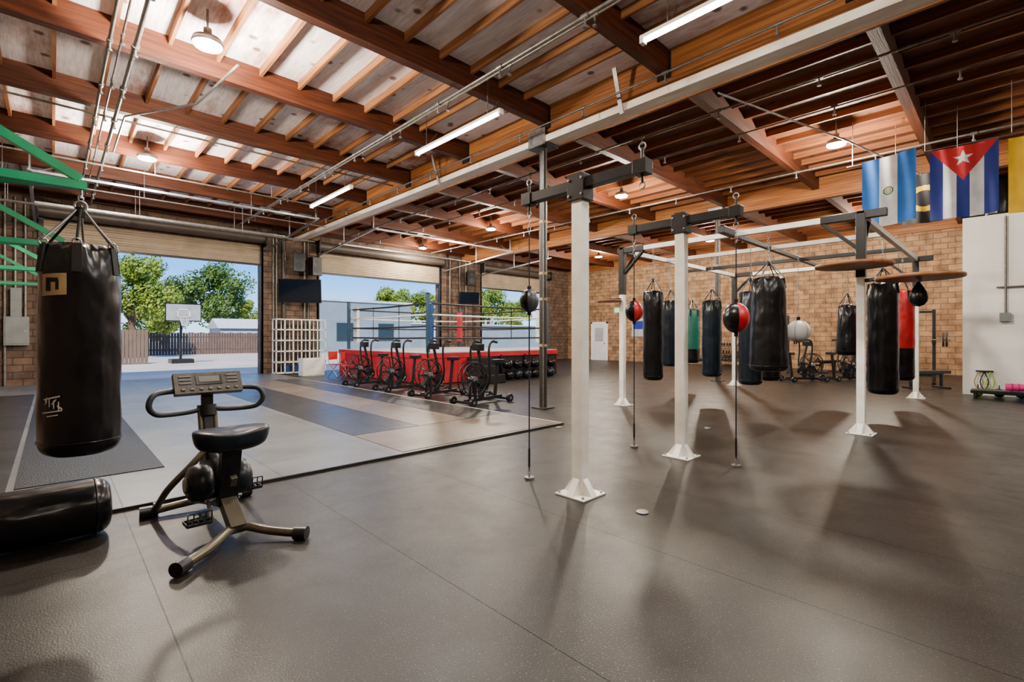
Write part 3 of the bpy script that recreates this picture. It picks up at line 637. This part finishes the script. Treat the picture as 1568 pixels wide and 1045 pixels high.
sp=b.obj('loudspeaker',(6.75,18.7,4.2),-.3,bevel=.01); inst(sp,'loudspeaker',(7.35,18.7,4.1),.2); inst(sp,'loudspeaker',(15.1,18.75,4.3),-.3)
b=MB(); b.bx(-.03,0,-.25,.25,-.14,.14,m_postw); b.bx(-.035,-.03,-.22,.22,-.1,.1,m_exit); b.obj('exit_sign',(XR,15.6,2.9))
b=MB(); b.bx(-.05,0,-.5,.5,0,2.15,m_white); b.bx(-.07,0,-.58,-.5,0,2.25,m_postw); b.bx(-.07,0,.5,.58,0,2.25,m_postw); b.bx(-.07,0,-.58,.58,2.15,2.25,m_postw); b.ball((-.1,-.4,1),.035,m_steel); b.bx(-.055,-.05,-.3,.3,1.1,1.9,m_canvas); b.obj('door_4',(XR,16.9,0))
b=MB(); b.bx(-.02,0,-.4,.4,-.5,.5,m_canvas); b.bx(-.025,-.02,-.3,.3,-.1,.35,m_fnavy); b.obj('wall_poster',(XR,14.3,1.9))
b=MB(); b.bx(-.02,0,-.5,.5,-.35,.35,m_postw); b.bx(-.025,-.02,-.4,.4,.0,.25,m_fred); b.obj('wall_poster',(XR,12.7,1.9))

# office wall fittings
b=MB()
for y in (.1,-.35): b.tube([(-.05,y,1.9),(-.05,y,4.2)],.022,m_pipe)
b.tube([(-.05,.25,2.55),(-.05,-1.6,2.55)],.018,m_pipe); b.bx(-.1,0,-.5,-.3,1.75,2.0,m_elec); b.bx(-.1,0,.02,.2,1.75,1.95,m_elec)
b.tube([(-.06,-.8,.5),(-.06,-.8,4.2)],.03,m_pipe)
b.obj('wall_conduits',(16.0,0,0))
b=MB(); b.bx(-.25,.25,-.7,.7,.12,.2,m_blk)
for x in (-.2,.2):
    for y in (-.62,.62): b.bx(x-.03,x+.03,y-.03,y+.03,0,.12,m_blk)
b.obj('low_step_bench',(15.2,-.05,0),bevel=.015)
b=MB(); b.lathe([(.03,-.3),(.075,-.3),(.075,.3),(.03,.3)],m_pink,n=20,T=Matrix.Rotation(math.pi/2,4,'X'))
for y in (-.2,-.1,0,.1,.2): b.lathe([(.075,y-.02),(.083,y-.012),(.083,y+.012),(.075,y+.02)],m_pink,n=20,T=Matrix.Rotation(math.pi/2,4,'X'))
b.obj('foam_roller',(15.15,-.2,.285))
for (x,y,m_) in ((15.65,.55,m_lime),(15.7,.2,m_leather),(15.72,-.15,m_fnavy)):
    b=MB(); b.ball((0,0,.1),.1,m_,n=18); b.ring((0,0,.2),.065,.013,m_blk); b.obj('kettlebell',(x,y,0))
b=MB()
for k,m_ in enumerate((m_lime,m_strap,m_patch)): b.tube(crv([(-.04,.1*k,.55),(-.08,.1*k-.07,.3),(-.07,.1*k,.12),(-.08,.1*k+.07,.3),(-.04,.1*k,.55)]),.012,m_,6)
b.bx(-.06,0,-.05,.25,.54,.57,m_blk); b.obj('resistance_bands',(16.0,.35,0.02))

def rack(x,y,rz):
    b=MB()
    for sx in (-.6,.6):
        b.bx(sx-.04,sx+.04,-.04,.04,0,2.2,m_blk); b.bx(sx-.04,sx+.04,-.6,.5,0,.06,m_blk); b.beam((sx,-.5,.05),(sx,0,.9),.05,.05,m_blk); b.bx(sx-.05,sx+.05,-.14,-.04,1.18,1.28,m_blk)
    b.bx(-.6,.6,-.03,.03,2.1,2.17,m_blk); b.bx(-.6,.6,-.03,.03,.2,.27,m_blk)
    b.cyl((-1.05,-.1,1.3),(1.05,-.1,1.3),.014,m_steel)
    for s_ in (-1,1):
        for k in range(2): b.cyl((s_*(.78+.07*k),-.1,1.3),(s_*(.83+.07*k),-.1,1.3),.2,m_bumper,n=26); 
        b.cyl((s_*.92,-.1,1.3),(s_*.95,-.1,1.3),.04,m_steel)
    b.obj('squat_rack',(x,y,0),rz,bevel=.005)
rack(20.5,6.6,-1.3); rack(18.9,2.2,-1.5)
def bench(x,y,rz):
    b=MB(); b.bx(-.14,.14,-.6,.6,.4,.48,m_seat); b.beam((0,-.5,.38),(0,.5,.38),.05,.05,m_blk)
    for yy in (-.45,.45): b.bx(-.25,.25,yy-.03,yy+.03,0,.05,m_blk); b.bx(-.03,.03,yy-.03,yy+.03,.05,.4,m_blk)
    b.obj('weight_bench',(x,y,0),rz,bevel=.012)
bench(17.0,1.6,.9); bench(19.5,9.2,.3); bench(21.6,4.9,1.3)
b=MB()
for k in range(3):
    z=.25+.35*k
    b.beam((-.9,-.1+.1*k,z),(.9,-.1+.1*k,z),.3,.03,m_blk)
    for i in range(7):
        x=-.78+.26*i; b.cyl((x-.09,-.1+.1*k,z+.09),(x-.03,-.1+.1*k,z+.09),.065,m_bumper,n=6); b.cyl((x+.03,-.1+.1*k,z+.09),(x+.09,-.1+.1*k,z+.09),.065,m_bumper,n=6); b.cyl((x-.05,-.1+.1*k,z+.09),(x+.05,-.1+.1*k,z+.09),.015,m_steel,n=8)
for x in (-.88,.88): b.bx(x-.03,x+.03,-.3,.3,0,.05,m_blk); b.beam((x,-.2,0),(x,.2,1.15),.05,.05,m_blk)
db=b.obj('dumbbell_rack',(22.8,3.4,0),-math.pi/2); inst(db,'dumbbell_rack',(22.8,9.2,0),-math.pi/2)

# ---------------------------------------------------------------- flags
def flag(name,y0,y1,ztop,hgt,fn,tilt=0,X=11.5,amp=1):
    nu,nv=84,116; W=y0-y1; b=MB(); vs=[]
    for j in range(nv+1):
        for i in range(nu+1):
            u=i/nu; v=j/nv; wv=amp*(.022*math.sin(u*9+v*2)*(0.3+v)+.01*math.sin(u*21-v*3))
            vs.append((wv,-u*W,-v*hgt-tilt*u-.02*math.sin(u*math.pi)))
    b.v+=vs
    for j in range(nv):
        for i in range(nu):
            k=j*(nu+1)+i; b.f.append([k,k+1,k+nu+2,k+nu+1]); b.m.append(b.mi(fn((i+.5)/nu,(j+.5)/nv))); b.s.append(True)
    b.obj(name,(X,y0,ztop))
def f_es(u,v):
    q=((u-.5)*.82)**2+((v-.5)*1.32)**2
    if .003<q<.0062: return m_fgrn
    if q<=.0009: return m_fyel
    if q<=.0018: return m_fnavy
    return m_fwhite if 1/3<u<2/3 else m_fblue
def f_cu(u,v):
    if v<.48 and abs(u-.5)<.5*(1-v/.48):
        dx=(u-.5)*.87; dy=(v-.17)*1.25; r=math.hypot(dx,dy); a=math.atan2(dx,-dy)%(2*math.pi/5)
        a=min(a,2*math.pi/5-a); R=.14; ri=.055
        lim=R*ri*math.sin(math.pi/5)/(ri*math.sin(math.pi/5-a)+R*math.sin(a)+1e-6)
        return m_fwhite if r<lim else m_fred
    return m_fnavy if int(u*5)%2==0 else m_fwhite
def f_ye(u,v): return m_fyel if u<.5 else (m_fnavy if u<.75 else m_fred)
def f_bk(u,v): return m_fyel if abs(math.hypot(u-.45,(v-.5)*1.4)-.3)<.07 or (u<.15 and v<.6) else m_fblk
flag('flag_el_salvador',2.04,1.22,4.82,1.32,f_es,tilt=-.08,amp=.5); flag('flag_cuba',1.03,.15,4.76,1.25,f_cu); flag('flag_colombia',.04,-.84,4.7,1.25,f_ye)
flag('flag_boxing_club',1.5,.75,4.55,.95,f_bk,X=12.1)
b=MB(); b.tube([(11.535,2.3,4.8),(11.535,-1.0,4.76)],.01,m_pipe,6); b.tube([(12.12,1.7,4.56),(12.12,.6,4.56)],.01,m_pipe,6)
for y in (2.2,1.1,-.0): b.cyl((11.535,y,4.8),(11.535,y,ZD-.1),.006,m_steel,n=6)
for y in (1.6,.7): b.cyl((12.12,y,4.56),(12.12,y,ZD-.1),.006,m_steel,n=6)
b.obj('flag_line')
b=MB()
for i,y in enumerate((.2,-.5,-1.2,-2.0)): b.lathe([(.02,0),(.24,.02),(.26,.1),(.26,.9),(.2,1.0),(.02,1.02)],(m_leather,m_fyel,m_leather,m_leather2)[i],c=(16.6+.2*(i%2),y,4.275),n=20,wob=.03)
b.obj('stored_bags')

# ---------------------------------------------------------------- outdoors
b=MB(); b.add([(-80,YB+.3,-.03),(120,YB+.3,-.03),(120,140,-.03),(-80,140,-.03)],[(0,1,2,3)],m_conc); b.obj('parking_lot_ground')
b=MB()
x=-14
while x<3.6: b.bx(x,x+.14,31-.02*(int(x*7)%2),31.05,-.03,1.75,m_fence2); x+=.16
b.bx(-14,3.6,31.05,31.1,.3,.4,m_fence2); b.bx(-14,3.6,31.05,31.1,1.4,1.5,m_fence2); b.obj('metal_fence')
b=MB(); x=3
while x<16: b.bx(x,x+.17,45,45.04,-.03,1.7+.03*math.sin(x*9),m_fence); x+=.19
b.bx(3,16,45.04,45.1,.3,.4,m_fence); b.bx(3,16,45.04,45.1,1.3,1.4,m_fence); b.obj('wood_fence')
b=MB(); b.bx(10.4,15.8,47,51,-.03,2.1,m_roofw); b.add([(10.2,46.8,2.1),(16,46.8,2.1),(16,49,3.0),(10.2,49,3.0),(10.2,51.2,2.1),(16,51.2,2.1)],[(0,1,2,3),(3,2,5,4),(0,3,4),(1,5,2)],m_roofw); b.obj('garden_shed')
b=MB(); b.bx(16.5,25.5,41,52,-.03,4.5,m_build); b.bx(16.4,25.6,40.9,52.1,4.5,4.7,m_roofw); b.bx(18,19.6,40.95,41,1,2.6,m_tv); b.bx(22,23.6,40.95,41,1,2.6,m_tv); b.obj('neighbour_building')
b=MB(); b.bx(27,60,44,52,-.03,2.7,m_build); b.bx(26.9,60.1,43.9,52.1,2.7,2.85,m_roofw); b.bx(30,36,43.95,44,.0,2.4,m_roofw); b.obj('warehouse_building')
b=MB(); b.bx(-.5,.5,-.2,.9,0,.22,m_blk); b.beam((0,.5,.2),(0,.35,2.5),.11,.11,m_blk); b.beam((0,.35,2.3),(0,-.3,2.7),.06,.06,m_blk); b.beam((0,.35,1.9),(0,-.3,2.4),.05,.05,m_blk)
b.bx(-.78,.78,-.36,-.32,2.25,3.15,m_board); b.bx(-.8,.8,-.37,-.31,2.22,2.27,m_blk); b.bx(-.8,.8,-.37,-.31,3.13,3.18,m_blk); b.bx(-.8,-.76,-.37,-.31,2.22,3.18,m_blk); b.bx(.76,.8,-.37,-.31,2.22,3.18,m_blk)
b.bx(-.28,.28,-.375,-.36,2.42,2.46,m_rope_w); b.bx(-.28,.28,-.375,-.36,2.82,2.86,m_rope_w); b.bx(-.28,-.24,-.375,-.36,2.42,2.86,m_rope_w); b.bx(.24,.28,-.375,-.36,2.42,2.86,m_rope_w)
b.ring((0,-.62,2.4),.23,.014,m_redpad,'XY',20)
for i in range(12):
    a=i*math.pi/6
    for s_ in (.5,-.5): b.cyl((.23*math.cos(a),-.62+.23*math.sin(a),2.4),(.12*math.cos(a+s_),-.62+.12*math.sin(a+s_),1.98),.006,m_rope_w,n=4)
b.obj('basketball_hoop',(5.0,30.6,-.03))
def tree(seed,mleaf):
    rnd=random.Random(seed); b=MB()
    b.tube(crv([(0,0,0),(.1,.05,1.2),(-.05,.1,2.4),(.1,0,3.6)]),.2,m_bark,8,rs=None)
    cl=[]
    for i in range(26):
        a=rnd.uniform(0,6.28); rr=rnd.uniform(.3,2.6); z=rnd.uniform(1.8,6.4); 
        if z>5.2: rr*=.6
        if z<2.6: rr*=.8
        cl.append((V((rr*math.cos(a),rr*math.sin(a),z)),rnd.uniform(.6,1.15)))
    for c,r in cl[:10]: b.tube(crv([(0,.05,2.2),c*.5+V((0,0,1.0)),c],3),.05,m_bark,5)
    vs=[];fs=[]
    for c,r in cl:
        for i in range(400):
            d=V((rnd.gauss(0,1),rnd.gauss(0,1),rnd.gauss(0,1))).normalized()*r*(rnd.random()**.35); p=c+d
            n=(d.normalized()+V((rnd.gauss(0,.6),rnd.gauss(0,.6),rnd.gauss(0,.6)))).normalized()
            u=n.orthogonal().normalized(); w=n.cross(u); s=rnd.uniform(.07,.15); k=len(vs)
            vs+= [p-u*s,p-w*s*.6,p+u*s,p+w*s*.6]; fs.append((k,k+1,k+2,k+3))
    b.add(vs,fs,mleaf); return b
tA=tree(1,m_leaf).obj('leafy_tree',(3.9,41,-.1)); tB=tree(2,m_leaf2).obj('leafy_tree',(12.0,57.5,-.1))
tA.scale=(1.0,)*3; tB.scale=(1.35,)*3
for (s_,X,Y,sc,rz) in ((tA,.2,38,.95,1),(tA,7.2,52,.8,2.2),(tA,16.5,62,.85,3),(tB,-4.5,38,.95,.9),(tA,32.6,56.5,1.15,1.6),(tA,37.5,57,1.1,3.8),(tA,50.5,58,1.35,.3),(tA,57,59,1.1,5),(tB,8.8,62,.95,4)):
    inst(s_,'leafy_tree',(X,Y,-.1),rz,sc)

# ---------------------------------------------------------------- light & camera
w=bpy.data.worlds.new('sky'); bpy.context.scene.world=w; w.use_nodes=True; N=w.node_tree.nodes; L=w.node_tree.links
tc=N.new('ShaderNodeTexCoord'); sp_=N.new('ShaderNodeSeparateXYZ'); r=N.new('ShaderNodeValToRGB')
L.new(tc.outputs['Generated'],sp_.inputs[0]); L.new(sp_.outputs['Z'],r.inputs['Fac'])
e=r.color_ramp.elements; e[0].position=0; e[0].color=(.5,.82,1,1); e[1].position=.6; e[1].color=(.04,.2,.7,1)
q=e.new(.12); q.color=(.1,.4,.98,1)
L.new(r.outputs['Color'],N['Background'].inputs['Color']); N['Background'].inputs['Strength'].default_value=2.8
l=bpy.data.lights.new('sun','SUN'); l.energy=10.5; l.angle=.01; l.color=(1,.94,.82); s=bpy.data.objects.new('sun',l); bpy.context.collection.objects.link(s); s.rotation_euler=(math.radians(42),0,math.radians(-25)); s.location=(0,0,30)
cam=bpy.data.cameras.new('camera'); co=bpy.data.objects.new('camera',cam); bpy.context.collection.objects.link(co)
co.location=(0,0,1.4); co.rotation_euler=(math.radians(90),0,math.radians(46.2-90)); cam.sensor_width=36; cam.lens=16.85; cam.shift_y=-.0045; cam.clip_end=400; cam.clip_start=.05
bpy.context.scene.camera=co
